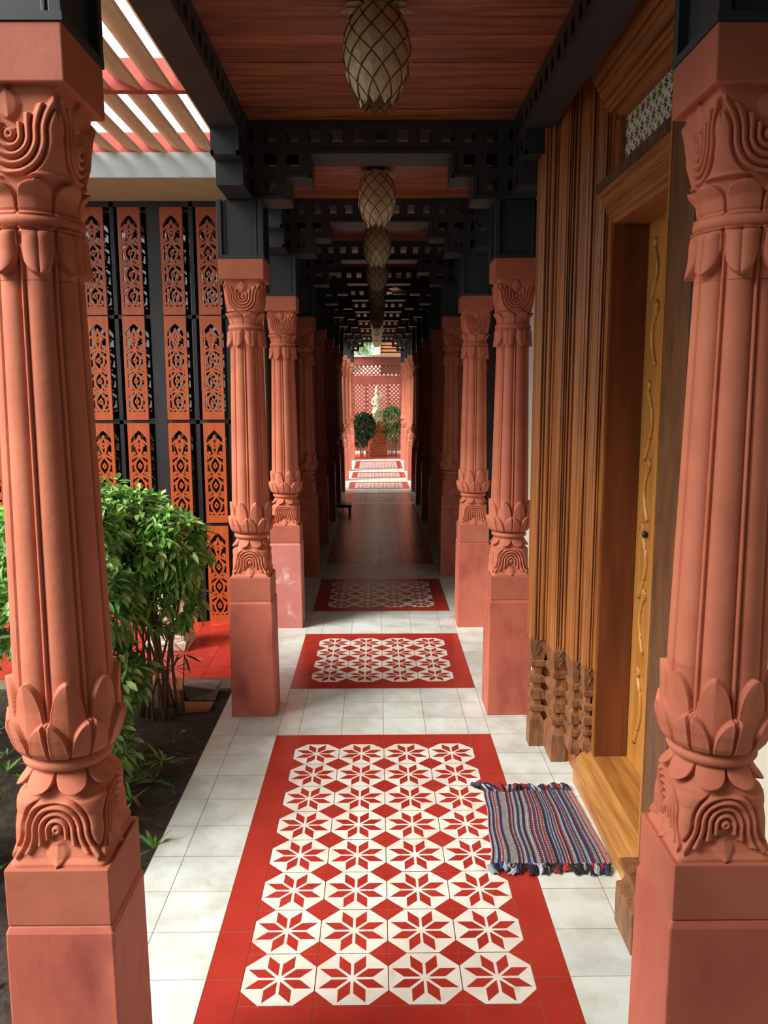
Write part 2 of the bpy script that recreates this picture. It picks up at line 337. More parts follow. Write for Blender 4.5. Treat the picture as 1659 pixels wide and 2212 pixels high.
# ---------------------------------------------------------------- carved columns
def itp(z, k): zs = [a for a, b in k]; return np.interp(z, zs, [b for a, b in k])
def smooth(x, a, b): t = np.clip((x - a) / (b - a), 0, 1); return t * t * (3 - 2 * t)
def leafmask(phi, z, zb, zt, hw, soft=.03, pw=2.3):     # 1 inside a leaf standing from zb to its tip zt
    t = (z - zb) / (zt - zb); w = hw * .985 * np.power(np.clip(1 - np.clip(t, 0, 1) ** pw, 0, 1), .55)
    inside = smooth(w - np.abs(phi), 0, hw * .085) * ((t >= 0) & (t <= 1))
    return inside, np.clip(np.abs(phi) / np.maximum(w, 1e-4), 0, 1)
DV = .0134
def volute(u, v, hmax):     # v grows away from the open side, relief of nested loops
    hy = np.hypot(u * 1.05, v)
    d = np.where((v < 0) | (hy < DV), hy, np.abs(u) * 1.05 / (1 + .75 * (np.clip(v, 0, 1) / .07) ** 2 * smooth(np.abs(u), .02, .05)))
    i = np.floor(d / DV); fr = d / DV - i
    rid = np.where(fr < .78, (.35 + .65 * np.sin(np.clip(fr / .78, 0, 1) * PI) ** .7) , .12)
    ends = np.select([i <= 0, i == 1, i == 2, i == 3, i == 4], [.012, .020, .033, .048, .2], 0)
    h = np.where((i < 5) & (v < ends), rid, 0.)
    h = np.where(i >= 5, .92 * smooth(d, .0668, .0695), h)
    lf = (1 - np.abs(u) / (.026 * np.sin(np.clip((v - .022) / .050, 0, 1) * PI) ** .8 + 1e-4))
    h = np.maximum(h, np.where((v > .026) & (lf > 0), np.clip(lf * 2.2, 0, 1) * .25 + .4 * np.clip(lf, 0, 1), 0))
    return h * hmax
def grid_part(zs, NT=384):
    th = np.arange(NT) * 2 * PI / NT; TH, Z = np.meshgrid(th, zs)
    a = itp(Z, [(.70, .0985), (.706, .0985), (.716, .092), (.74, .085), (.775, .087), (.81, .085), (.838, .077), (.86, .068), (.885, .065), (.912, .067), (.93, .080), (.96, .0885), (1.0, .090), (1.05, .0885), (1.08, .0884),
                (1.79, .0745), (1.872, .073), (1.902, .070), (1.93, .0745), (1.95, .076), (1.97, .0825), (2.0, .087), (2.05, .0885), (2.085, .0925), (2.101, .0935)])
    n = itp(Z, [(.70, 14), (.72, 10), (.76, 6), (.81, 4), (.85, 2.4), (.88, 2), (1.93, 2), (1.955, 2.4), (1.98, 3.2), (2.03, 5), (2.09, 10), (2.101, 14)])
    c, s = np.abs(np.cos(TH)), np.abs(np.sin(TH)); r = a / (c ** n + s ** n) ** (1 / n)
    f8 = np.abs(((TH + PI / 8) % (PI / 4)) - PI / 8)            # angle from a fillet (multiples of 45 deg)
    p8 = PI / 8 - f8                                            # angle from the middle of a lobe
    # fluted shaft
    lobe = .0150 * np.sqrt(np.clip(1 - (p8 / (PI / 8 * .88)) ** 2, 0, 1)) - .0118 + np.where(f8 < .055, .0118 * (1 - (f8 / .055) ** 4), 0)
    r = r + lobe * smooth(Z, .93, 1.0) * (1 - smooth(Z, 1.86, 1.875))
    # tall and short lotus leaves at the foot
    m1, e1 = leafmask(p8, Z, .905, 1.066, PI / 8, pw=3.4); m2, e2 = leafmask(f8, Z, .905, .992, PI / 8, pw=2.8)
    t1 = .0110 + .0045 * (1 - e1) + .0015 * smooth(e1, .8, .95) + .004 * smooth(Z, 1.0, 1.06); r = r * (1 - m1) + np.maximum(r, a + t1 - .003) * m1
    r = r + np.where(m2 > 0, m2 * (.0085 + .0045 * (1 - e2) + .0015 * smooth(e2, .8, .95) + .004 * smooth(Z, .95, .99)), 0)
    # scalloped skirt under the lower ring (petals hang down)
    m3, e3 = leafmask(p8, -Z, -.888, -.846, PI / 8, pw=3.2); r = r + m3 * (.007 + .015 * smooth(-Z, -.888, -.846))
    # rings
    for zc_, rc in ((.8985, .0690), (1.8885, .0690)):
        q = np.clip(1 - ((Z - zc_) / .0135) ** 2, 0, 1); r = np.where(np.abs(Z - zc_) < .0185, np.minimum(r, .0690), r); r = np.maximum(r, np.where(q > 0, rc + .0160 * np.sqrt(q), 0))
    # petals hanging under the upper ring
    m4, e4 = leafmask(p8, -Z, -1.877, -1.798, PI / 8, pw=3.6); r = r + np.where(m4 > 0, m4 * (.0095 + .0045 * np.sqrt(np.clip(1 - (2 * e4 - 1) ** 2, 0, 1)) + .003 * smooth(-Z, -1.84, -1.80)), 0)
    # curled leaves above the upper ring
    m5, e5 = leafmask(p8, Z, 1.900, 1.953, PI / 8, pw=4.5); r = r + np.where(m5 > 0, m5 * (.006 + .011 * smooth(Z, 1.925, 1.95) + .001 * (1 - e5)), 0)
    # loops carved on the four faces
    x, y = r * np.cos(TH), r * np.sin(TH)
    u = np.where(np.abs(x) > np.abs(y), y, x)
    r = r + np.where((Z > 1.957), volute(u, Z - 2.024, .0115) * smooth(Z, 1.957, 1.962) * (1 - smooth(np.abs(u), .078, .084)), 0) - np.where(Z > 1.957, .0085, 0) * smooth(Z, 1.957, 1.97)
    r = r + np.where((Z < .838), volute(u, .774 - Z, .0115) * (1 - smooth(Z, .828, .838)) * (1 - smooth(np.abs(u), .078, .084)), 0) - np.where(Z < .83, .0085, 0) * smooth(-Z, -.83, -.80)
    X, Y = r * np.cos(TH), r * np.sin(TH); K = len(zs)
    mb = MB(); V = np.stack([X, Y, Z], -1).reshape(-1, 3)
    I = np.arange(K * NT).reshape(K, NT); J = np.roll(I, -1, 1)
    Fq = np.stack([I[:-1], J[:-1], J[1:], I[1:]], -1).reshape(-1, 4)
    mb.v = [tuple(p) for p in V.tolist()]; mb.f = [tuple(q) for q in Fq.tolist()]
    mb.m = [0] * len(mb.f); mb.c = [None] * len(mb.f); return mb
def make_column():
    t = thing('column', 'x', 'column', (0, 0, 0))
    MB().taper(0, 0, [(0, .108, .108), (.03, .107, .107), (.57, .1035, .1035), (.585, .0975, .0975)]).build('pedestal', M['plaster'], t, bevel=.004)
    MB().box(-.0995, .0995, -.0995, .0995, .585, .701).build('plinth', M['plinth'], t, bevel=.003)
    for nm, zs in (('column_foot', np.arange(.70, 1.0801, .0016)), ('shaft', np.concatenate([np.arange(1.078, 1.12, .004), np.arange(1.12, 1.79, .03), [1.786, 1.79]])), ('capital', np.arange(1.788, 2.1015, .0016))):
        grid_part(zs).build(nm, M['stone'], t, smooth=True)
    MB().box(-.1025, .1025, -.1025, .1025, 2.10, 2.193).build('abacus', M['plinth'], t, bevel=.003)
    return t
proto = make_column(); cols = {}
extra = {(0, 0): 'beside the garden bed at the left edge', (0, 1): 'beside the carved wooden door at the right edge', (1, 0): 'next to the leafy shrub and red patio', (1, 1): 'between the carved door frame and the inlay',
         (2, 0): 'with pale worn pink pedestal, at the orange lattice window', (2, 1): 'standing before the cream wall'}
for i, y in enumerate(ROWS):
    for s in (0, 1):
        x = (-.642, .622)[s] if i else (-.637, .638)[s]
        lb = 'carved terracotta stone column with lotus capital, %s on the %s side of the corridor' % (ORD[i], ('left', 'right')[s])
        if (i, s) in extra: lb = 'carved terracotta lotus column, %s on the %s, %s' % (ORD[i], ('left', 'right')[s], extra[(i, s)])
        if i == 0 and s == 0: c = proto; c.location = (x, y, 0); c['label'] = lb; c['group'] = 'corridor columns'
        else: c = dup(proto, (x, y, 0), lb, group='corridor columns')
        cols[(i, s)] = c
for ch in cols[(2, 0)].children:
    if ch.name.startswith('pedestal'): ch.data = ch.data.copy(); ch.data.materials[0] = M['plaster_pink']; ch['label'] = 'pink pedestal with whitish worn plaster'

# ---------------------------------------------------------------- charcoal posts on the columns
pt = thing('post', 'x', 'post')
m = MB().box(-.086, .086, -.086, .086, 2.205, 2.45)
for sx in (-1, 1):
    for sy in (-1, 1): m.box(sx * .094 - .011, sx * .094 + .011, sy * .094 - .011, sy * .094 + .011, 2.205, 2.45)
    m.box(sx * .07 - .004, sx * .07 + .004, -.0905, .0905, 2.205, 2.45)
m.build('post_body', M['black'], pt, bevel=.002)
MB().box(-.105, .105, -.105, .105, 2.193, 2.207).build('post_foot', M['black'], pt)
first = True
for i, y in enumerate(ROWS):
    for s in (0, 1):
        lb = 'short charcoal wooden post on top of the %s column on the %s' % (ORD[i], ('left', 'right')[s]); loc = (cols[(i, s)].location.x, y, 0)
        if first: pt.location = loc; pt['label'] = lb; pt['group'] = 'posts above the columns'; first = False
        else: dup(pt, loc, lb, group='posts above the columns')

# ---------------------------------------------------------------- stepped lattice beams
ZH = (2.725, 2.62, 2.515)
def stepped(length, steps=True, dep=.175):
    """beam along local x, centred, cells .1 apart, three rows of square openings stepping down at both ends"""
    m = MB(); L2 = length / 2; n = int((L2 - .02) / .1); hx = [k * .1 for k in range(-n, n + 1)]
    zl = [2.788, 2.645, 2.545, 2.45]
    xin = [0, L2 - .385, L2 - .285] if steps else None
    for r in range(3):
        z1, z0 = zl[r], zl[r + 1]; hz = ZH[r]
        spans = [(-L2, L2)] if r == 0 else ([(-L2, -xin[r]), (xin[r], L2)])
        for a, b in spans:
            hs = [x for x in hx if a + .05 < x < b - .045]
            # horizontal rails above and below the openings, stiles between them
            m.box(a, b, -dep / 2, dep / 2, hz + .026, z1); m.box(a, b, -dep / 2, dep / 2, z0, hz - .026)
            e = a
            for x in hs: m.box(e, x - .026, -dep / 2, dep / 2, hz - .026, hz + .026); e = x + .026
            m.box(e, b, -dep / 2, dep / 2, hz - .026, hz + .026)
    o = m
    w = MB()
    for sy in (-1, 1):
        y0, y1 = sorted((sy * dep / 2, sy * (dep / 2 + .012)))
        X1, X2 = xin[1], xin[2]
        w.box(-X1 - .016, X1 + .016, y0, y1, 2.645, 2.661)
        for sx in (-1, 1):
            a, b = sorted((sx * X1, sx * (X1 + .016))); w.box(a, b, y0, y1, 2.545, 2.645)
            a, b = sorted((sx * X1, sx * (X2 + .016))); w.box(a, b, y0, y1, 2.545, 2.561)
            a, b = sorted((sx * X2, sx * (X2 + .016))); w.box(a, b, y0, y1, 2.45, 2.545)
            a, b = sorted((sx * X2, sx * L2)); w.box(a, b, y0, y1, 2.45, 2.466)
    return o, w
cb = thing('lattice_beam', 'x', 'beam')
o, w = stepped(1.40); o.build('beam_lattice', M['black'], cb); w.build('edge_bead', M['black'], cb)
for i, y in enumerate(ROWS):
    lb = 'dark stepped lattice beam crossing the corridor over the %s pair of columns' % ORD[i]
    if i == 0: cb.location = (0, y, 0); cb['label'] = lb; cb['group'] = 'cross beams'
    else: dup(cb, (0, y, 0), lb, group='cross beams')
protos = {}
for i in range(len(ROWS) - 1):
    L = round(ROWS[i + 1] - ROWS[i] - .15, 2); yc_ = (ROWS[i] + ROWS[i + 1]) / 2
    for s in (0, 1):
        lb = 'dark lattice side beam along the %s side, between the %s and %s columns' % (('left', 'right')[s], ORD[i], ORD[i + 1])
        loc = ((-.638, .638)[s], yc_, 0)
        if L not in protos:
            b = thing('side_beam', lb, 'beam', loc, PI / 2, 'side beams'); o, w = stepped(L, dep=.09); o.build('beam_lattice', M['black'], b); w.build('edge_bead', M['black'], b); protos[L] = b
        else: dup(protos[L], loc, lb, group='side beams')

# ---------------------------------------------------------------- capiz pineapple lamps
def make_lamp():
    t = thing('pendant_lamp', 'x', 'lamp')
    R = lambda z: float(np.interp(z, [-.29, -.27, -.24, -.20, -.15, -.10, -.06, -.03, -.005, 0], [.040, .054, .074, .091, .1005, .099, .088, .074, .056, .05]))
    N = 9; rows = 8; dz = .0375; sh = MB(); wr = MB()
    def P(a, z, o=0): r = R(z) + o; return (r * math.cos(a), r * math.sin(a), z)
    for k in range(rows):
        zc_ = -.012 - k * dz
        for j in range(N):
            a0 = 2 * PI * (j + .5 * (k % 2)) / N; hw = PI / N; last = k >= rows - 2
            zt, zm, zb = min(zc_ + dz, -.003), zc_, zc_ - dz * (1.0 if not last else 1.15)
            zb = max(zb, -.30)
            fl = .004 if not last else .008
            pts = []
            n = 4
            right = [(a0 + hw * (1 - abs(i) / n) , zt + (zm - zt) * (1 - i / n) if i >= 0 else zm + (zb - zm) * (-i / n)) for i in range(n - 1, -n, -1)]
            lf = [(2 * a0 - a, z) for a, z in right]
            top, bot = (a0, zt), (a0, zb)
            vs = [P(*top, 0)] + [P(a, z, .002 + fl * max(0, (zm - z)) / dz) for a, z in right] + [P(*bot, .003 + fl)] + [P(a, z, .002 + fl * max(0, (zm - z)) / dz) for a, z in lf[::-1]] + [P(a0, zm, .006)]
            c = len(vs) - 1; sh.add(vs, [(i, (i + 1) % c, c) for i in range(c)])
            ring = vs[:c]
            lo = ring[len(right) // 2 + 1: c - len(right) // 2]
            wr.tube([Vector(p) * 1.0 + Vector((p[0], p[1], 0)).normalized() * .0012 for p in lo], .0019, 5, close=False)
    s = sh.build('lamp_shade', M['shell'], t); md = s.modifiers.new('s', 'SOLIDIFY'); md.thickness = .0012
    wr.build('shade_wire', M['brass'], t)
    cr = MB()
    for ring, (rr, zz, nn) in enumerate(((.115, -.012, 10), (.10, -.004, 8))):
        for j in range(nn):
            a = 2 * PI * (j + .35 * ring) / nn; d = Vector((math.cos(a), math.sin(a), 0)); n_ = Vector((-d.y, d.x, 0))
            b0 = d * .045 + Vector((0, 0, zz + .004)); mid = d * .085 + Vector((0, 0, zz)); tip = d * rr + Vector((0, 0, zz - .006))
            cr.add([b0 + n_ * .008, mid + n_ * .021, tip, mid - n_ * .021, b0 - n_ * .008, mid + Vector((0, 0, .005))], [(0, 1, 5), (1, 2, 5), (2, 3, 5), (3, 4, 5), (4, 0, 5)])
    c = cr.build('crown', M['shell'], t); md = c.modifiers.new('s', 'SOLIDIFY'); md.thickness = .0015
    MB().lathe([(.05, -.004), (.055, .003), (.055, .013)], 20).build('ceiling_plate', M['brass'], t)
    return t
lamp = make_lamp()
LY = [2.75, 4.72] + [(a + b) / 2 for a, b in zip(ROWS[2:-1], ROWS[3:])]
for i, y in enumerate(LY):
    lb = 'pineapple-shaped capiz shell ceiling lamp, %s from the camera' % (['largest and nearest'] + ORD[1:])[i]
    if i == 0: lamp.location = (-.02, y, 2.778); lamp['label'] = lb; lamp['group'] = 'pineapple lamps'
    else: dup(lamp, (-.02, y, 2.778), lb, rz=.4 * i, group='pineapple lamps')

# ---------------------------------------------------------------- walls
struct(MB().box(.92, 1.15, 3.50, 6.42, 0, 2.81).build('wall_right', M['wall']), 'cream wall beyond the carved door frame', 'wall')
struct(MB().box(.92, 1.15, -4.7, 2.10, 0, 2.81).build('wall_right', M['wall']), 'cream wall behind the nearest right column', 'wall')
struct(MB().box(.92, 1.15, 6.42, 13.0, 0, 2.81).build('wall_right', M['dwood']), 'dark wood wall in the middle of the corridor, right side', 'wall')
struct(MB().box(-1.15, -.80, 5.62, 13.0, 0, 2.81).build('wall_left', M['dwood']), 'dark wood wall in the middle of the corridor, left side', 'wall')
struct(MB().box(-.90, -.765, 5.50, 5.62, 0, 2.81).build('trim_1', M['khaki']), 'khaki wall end beside the third left column', 'trim')

# ---------------------------------------------------------------- carved wooden door with deep frame
door = sroot('door_1', 'carved old teak door with deep reeded frame, tile panel and golden step', 'door')
def reeded(a, b, out, n, amp=.0075, seed=0):      # half-round mouldings along a straight run a->b bulging to 'out'
    r = random.Random(seed); ws = [r.choice((.5, .7, 1, 1.6)) for _ in range(n)]; T = sum(ws); t = 0; pts = []
    for w_ in ws:
        w2 = w_ / T
        for k in range(5):
            q = k / 5; h = amp * math.sin(q * PI) ** .7 * (.6 + .5 * min(w_, 1.2)); x = a[0] + (b[0] - a[0]) * (t + q * w2) + out[0] * h; y = a[1] + (b[1] - a[1]) * (t + q * w2) + out[1] * h
            pts.append((x, y))
        t += w2
    pts.append(b); return pts
prof = [(.655, 3.60)]
prof += reeded((.655, 3.52), (.662, 3.50), (-1, 0), 1) + reeded((.662, 3.50), (.722, 3.49), (0, -1), 4, seed=1) + reeded((.722, 3.47), (.722, 3.345), (-1, 0), 5, seed=2) + reeded((.726, 3.345), (.772, 3.34), (0, -1), 4, seed=3)
prof += reeded((.772, 3.32), (.772, 3.20), (-1, 0), 5, seed=4) + reeded((.776, 3.20), (.802, 3.195), (0, -1), 2, seed=5) + reeded((.803, 3.19), (.803, 3.12), (-1, 0), 3, seed=6) + reeded((.805, 3.12), (.825, 3.118), (0, -1), 2, seed=7) + [(.828, 3.077), (.97, 3.08), (.97, 3.60)]
MB().prism(prof, 'z', .50, 2.788).build('frame_jamb', M['teak'], door)
mb = MB().box(.835, .962, 3.068, 3.082, .15, 2.20); mb.build('jamb_board', M['brown'], door)
def pilaster(cx, cy, hx, hy, zb, zt=.535):
    L = [(zb, hx, hy), (zb + (.12 if zb < .1 else .03), hx, hy)]; z = L[-1][0]; H = zt - .13 - z
    for (dz, k) in ((.0, .96), (.10, .5), (.13, .5), (.17, .98), (.24, 1.0), (.26, .5), (.34, .5), (.36, .95), (.50, .92), (.53, .48), (.60, .48), (.63, .96), (.72, 1.0), (.76, .48), (.86, .48), (.90, .98), (.98, 1.), (1.0, .72)):
        L.append((z + H * dz, hx * k, hy * (k * .5 + .5)))
    z0 = z + H
    for (dz, k) in ((.01, .8), (.05, 1.04), (.09, 1.06), (.12, .8), (.13, .45)): L.append((z0 + dz, hx * k, hy * (k * .5 + .5)))
    return MB().taper(cx, cy, L)
for nm, (cx, cy, hx, hy, zb) in dict(a=(.690, 3.53, .034, .035, 0), b=(.753, 3.42, .031, .085, 0), c=(.790, 3.255, .020, .06, .10), d=(.818, 3.15, .020, .035, .15)).items():
    q = pilaster(cx, cy, hx, hy, zb).build('pilaster', M['carved'], door, bevel=.002)
    # scroll carved near the top of the block
    pts = [(cx + hx * .45 * math.sin(t * 1.9) * (1 - t / 14), cy - hy * 1.06 - .0015, .515 - .085 * t / 6.3) for t in np.linspace(0, 6.3, 22)]
    MB().tube(pts, .0022, 6).build('scroll', M['carved'], q, smooth=True)
MB().box(.655, .97, 3.14, 3.60, 0, .50).build('frame_foot', M['teak'], door) if False else None
MB().box(.70, .97, 3.52, 3.60, 0, .51).box(.76, .97, 3.345, 3.52, 0, .51).box(.80, .97, 3.2, 3.345, 0, .51).box(.835, .97, 3.09, 3.2, .0, .51).build('frame_backing', M['teak'], door)
# head: section in (x, z)
head = [(.97, 2.788), (.715, 2.788)] + reeded((.715, 2.74), (.745, 2.715), (-.6, -.8), 2, seed=8) + reeded((.75, 2.70), (.79, 2.63), (-.87, -.5), 3, .004, seed=9) + reeded((.795, 2.62), (.83, 2.575), (-.8, -.6), 4, seed=10) + [(.833, 2.57), (.852, 2.535), (.97, 2.535)]
MB().prism(head, 'y', 2.0, 3.12).build('frame_head', M['teak_y'], door, fixn=True)
inner = [(.97, 2.19)] + reeded((.84, 2.19), (.80, 2.285), (-.9, -.4), 6, .004, seed=11) + [(.792, 2.288), (.786, 2.30), (.786, 2.335), (.80, 2.338), (.812, 2.35), (.835, 2.37), (.97, 2.372)]
MB().prism(inner, 'y', 2.2, 3.13).build('frame_lintel', M['teak_y'], door, fixn=True)
mb = MB()
for k in range(60): y = 2.30 + k * .0138; mb.box(.779, .787, y, y + .009, 2.30, 2.334)
mb.build('dentil_carving', M['dentil'], door)
# glazed tile panel
mb = MB(); ny, nz = 150, 40
P_ = dict(w=(.95, .96, .88), b=(.03, .05, .22), y=(.75, .5, .08), g=(.22, .35, .08), o=(.45, .12, .04), k=(.06, .04, .03))
for i in range(ny):
    for j in range(nz):
        y = i * .004; z = j * .0041; u = (y % .0553) / .0553 - .5; v = (z % .0553) / .0553 - .5; r = math.hypot(u, v); an = math.atan2(v, u); c = 'w'
        u2 = ((y + .0275) % .11) / .11 - .5; v2 = ((z + .0275) % .11) / .11 - .5; r2 = math.hypot(u2, v2)
        if r < .09: c = 'y'
        elif r < .26 + .1 * math.cos(8 * an): c = 'b'
        elif .36 < r < .42: c = 'o' if math.cos(8 * an) > 0 else 'w'
        elif r > .6: c = 'k'
        if r2 < .15 + .03 * math.cos(6 * math.atan2(v2, u2)): c = 'g'
        if r2 < .04: c = 'y'
        mb.add([(0, y, z), (0, y + .004, z), (0, y + .004, z + .0041), (0, y, z + .0041)], [(0, 3, 2, 1)], 0, P_[c])
mb.box(.0005, .03, 0, ny * .004, 0, nz * .0041, 0, P_['w'])
mb.build('tile_panel', M['glazed'], door, loc=(.852, 2.425, 2.371))
MB().box(.83, .90, 3.02, 3.13, 2.37, 2.54).box(.83, .90, 2.1, 2.42, 2.37, 2.54).build('panel_stile', M['teak'], door)
# leaf with raised carving
lf = MB().box(.965, 1.0, 2.30, 3.075, .15, 2.19); q = lf.build('door_leaf', M['gold'], door)
MB().box(.9645, .97, 2.30, 3.076, .1, .101).build('leaf_edge', M['gold'], door) if False else None
cv = MB()
def scroll(z0, h, y0, w_, flip=1):
    pts = []
    for t in np.linspace(0, 1, 26):
        yy = y0 + flip * w_ * math.sin(t * PI) * (.6 + .4 * t); pts.append((.963, yy, z0 + h * t))
    for t in np.linspace(0, 2.2 * PI, 16): rr = .026 * (1 - t / 9); pts.append((.963, y0 + flip * rr * (1 - math.cos(t)) * .6, z0 + h + rr * math.sin(t)))
    return pts
for z0, h, y0, w_, fl in ((.25, .28, 2.98, .07, -1), (.62, .22, 2.93, .06, 1), (.82, .26, 3.0, .08, -1), (1.12, .2, 2.94, .06, 1), (1.34, .26, 3.0, .08, -1), (1.68, .2, 2.93, .06, 1), (1.92, .18, 3.0, .06, -1),
                          (.30, .3, 2.8, .07, 1), (.9, .3, 2.78, .07, -1), (1.5, .3, 2.8, .07, 1)):
    cv.tube(scroll(z0, h, y0, w_, fl), .010, 6); cv.tube([(x, y + .014, z) for x, y, z in scroll(z0, h, y0, w_, fl)], .0045, 6)
cv.build('leaf_carving', M['gold'], q, smooth=True)
MB().ball((.955, 2.94, 1.07), (.012, .01, .014), 10).build('door_stud', M['black2'], q, smooth=True)
# near jamb, base block, step
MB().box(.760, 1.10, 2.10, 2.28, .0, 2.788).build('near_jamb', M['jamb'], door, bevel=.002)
MB().box(.757, .763, 2.272, 2.284, .15, 2.5).build('jamb_bead', M['gold'], door)
MB().taper(.735, 2.19, [(0, .045, .08), (.13, .045, .08), (.14, .03, .07), (.165, .022, .065), (.185, .03, .07), (.195, .04, .075), (.21, .04, .075)]).build('jamb_block', M['carved'], door, bevel=.003)
st = [(.97, .0), (.775, 0), (.774, .055), (.780, .066), (.786, .07), (.784, .082), (.790, .105), (.802, .122), (.818, .130), (.822, .138), (.828, .150), (.97, .150)]
MB().prism(st, 'y', 2.28, 3.16).build('door_step', M['thresh'], door, fixn=True)

struct(MB().box(-2.2, 1.15, -4.9, -4.7, 0, 2.95).build('wall_rear_blocker', M['khaki']), 'unseen wall added behind the camera to block light from the rear', 'wall')  # added out of view to cut sky light on the near columns
struct(MB().box(-1.15, -.95, -4.7, .72, -.3, 2.81).build('wall_left', M['khaki']), 'unseen wall added left of the camera to keep light off the nearest columns', 'wall')  # unseen, added to stop sun reaching the near column fronts
# second dark door far down on the right and its carved bracket
d2 = sroot('door_2', 'dark carved wooden door frame on the right wall beyond the cream wall', 'door')
mb = MB().box(.86, .92, 6.50, 6.62, 0, 2.5).box(.86, .92, 7.5, 7.62, 0, 2.5).box(.86, .92, 6.5, 7.62, 2.38, 2.5); mb.build('door_frame', M['dwood'], d2)
MB().box(.89, .92, 6.62, 7.5, 0, 2.38).build('door_leaf', M['dwood'], d2)
mb = MB().box(.80, .92, 6.55, 6.60, 1.74, 1.78)
for k in range(3): mb.tube([(.86, 6.575, 1.78 + k * .05), (.83, 6.575, 1.80 + k * .05), (.80, 6.575, 1.79 + k * .05), (.79, 6.575, 1.82 + k * .05), (.83, 6.575, 1.84 + k * .05), (.92, 6.575, 1.83 + k * .05)], .007, 6)
tag(mb.build('wall_bracket', M['carved'], smooth=False), 'small dark carved wall bracket near the second dark door on the right', 'bracket')

# ---------------------------------------------------------------- orange lattice window
win = sroot('window_1', 'tall window with four columns of carved orange wooden lattice panels in black frame', 'window')
PX = [-1.855, -1.617, -1.346, -1.113, -2.13, -2.37, -2.61]
fr = MB()
for r in range(5): z = [0, .69, 1.388, 2.076, 2.768][r]; fr.box(-3.2, -.90, 5.515, 5.55, z - (.013 if 0 < r < 4 else 0), z + (.013 if r < 4 else .04))
for x in (-1.468, -1.99, -2.49, -3.0): fr.box(x - .042, x + .042, 5.51, 5.56, 0, 2.80)
for x in (-1.735, -1.225, -2.25, -2.75): fr.box(x - .013, x + .013, 5.515, 5.55, 0, 2.80)
fr.box(-1.02, -.90, 5.515, 5.56, 0, 2.8)
fr.build('window_frame', M['frame'], win)
MB().box(-3.2, -.90, 5.575, 5.581, .0, 2.80).build('window_pane', M['glass'], win)
def fili(X, Z):
    hx = .052; top = .628; base = .055; Xa = np.abs(X)
    arch = np.minimum(hx - Xa, np.where(Z > top - .07, (top - Z) - (Xa / hx) ** 1.3 * .055, 1)); arch = np.minimum(arch, Z - base)
    f = -arch                                     # solid outside the opening
    f = np.minimum(f, np.minimum(.0725 - Xa, np.minimum(Z - .003, .677 - Z)))
    D = np.full(X.shape, 9.); T = np.linspace(0, 1, 13)
    z0 = base; H = (top - .035 - z0) / 4
    for k in range(4):
        a = z0 + k * H; w_ = .034 - .003 * k * (k > 2)
        D = np.minimum(D, dist_poly(Xa, Z, [(w_ * math.sin(PI * t) ** 1.2 * (.75 if k == 3 else 1), a + H * t) for t in T]))          # ogee chain
        cz = a + H * .98
        D = np.minimum(D, dist_poly(Xa, Z, [(.052, cz - .052), (.040, cz - .047), (.030, cz - .035)]))
        if k < 3:
            D = np.minimum(D, dist_poly(Xa, Z, [(0.002, cz), (.012, cz + .008), (.022, cz + .0), (.034, cz - .002), (.045, cz + .006), (.046, cz + .020), (.036, cz + .027), (.030, cz + .018)]))
            D = np.minimum(D, dist_poly(Xa, Z, [(.034, cz - .002), (.044, cz - .012), (.054, cz - .012)]))
        D = np.minimum(D, dist_poly(Xa, Z, [(0, a + H * .38), (.011, a + H * .5), (0, a + H * .64), ]) + (.002))
    D = np.minimum(D, dist_poly(Xa, Z, [(0, top - .04), (.012, top - .062), (.026, top - .066), (.02, top - .09), (.03, top - .1)]))
    for zb in (base, ): D = np.minimum(D, dist_poly(Xa, Z, [(.0, zb), (.018, zb + .02), (.034, zb + .008), (.045, zb + .02)]))
    return np.maximum(f, .0068 - D)
pp = MB(); ms_mesh(pp, fili, -.075, .075, 64, 0, .68, 280, -.009, .009)
pan = pp.build('lattice_panel', M['lattice'], win); pan.location = (PX[0], 5.495, .007)
firstp = True
for x in PX:
    for r in range(4):
        if firstp: firstp = False; continue
        c = pan.copy(); COL.objects.link(c); c.parent = win; c.location = (x, 5.495, [0.007, .704, 1.401, 2.084][r])
# dim room behind the window
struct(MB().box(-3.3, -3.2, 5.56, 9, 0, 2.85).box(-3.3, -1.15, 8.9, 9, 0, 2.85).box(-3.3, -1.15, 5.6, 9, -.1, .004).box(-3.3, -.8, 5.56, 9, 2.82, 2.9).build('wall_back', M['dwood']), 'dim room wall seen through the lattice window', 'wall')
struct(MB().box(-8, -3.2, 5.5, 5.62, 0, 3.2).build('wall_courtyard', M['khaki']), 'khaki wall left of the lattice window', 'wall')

# ---------------------------------------------------------------- canopy and slatted pergola
cn = tag(MB().box(-3.4, -.90, 4.90, 5.50, 2.80, 2.925, 1).build('window_canopy', [M['soffit'], M['soffit']]), 'pale concrete canopy over the lattice window', 'canopy')
MB().box(-3.4, -.895, 4.885, 4.90, 2.795, 2.93).build('fascia', M['fascia'], cn)
cn['kind'] = 'structure'
pg = thing('pergola', 'red beamed pergola with tilted tan slats over the garden bed', 'pergola')
for (y0, y1, zt) in ((3.90, 3.95, 3.06), (4.93, 4.98, 3.05), (1.5, 1.55, 3.06)):
    MB().box(-2.2, -.72, y0, y1, 2.925, zt).build('beam', M['redbeam'], pg)
for k in range(10):
    x = -.797 - .139 * k
    for (ya, yb) in ((1.56, 3.898), (3.952, 4.93)):
        MB().prism([(x, 2.925), (x + .002, 2.945), (x - .114, 2.995), (x - .118, 2.975)], 'y', ya, yb).build('slat', M['slat'], pg, fixn=True)
nt_ = tag(MB().box(-2.2, -.74, 1.5, 5.1, 3.075, 3.078).build('shade_net', M['net']), 'pale pink shade net over the pergola slats', 'shade net')

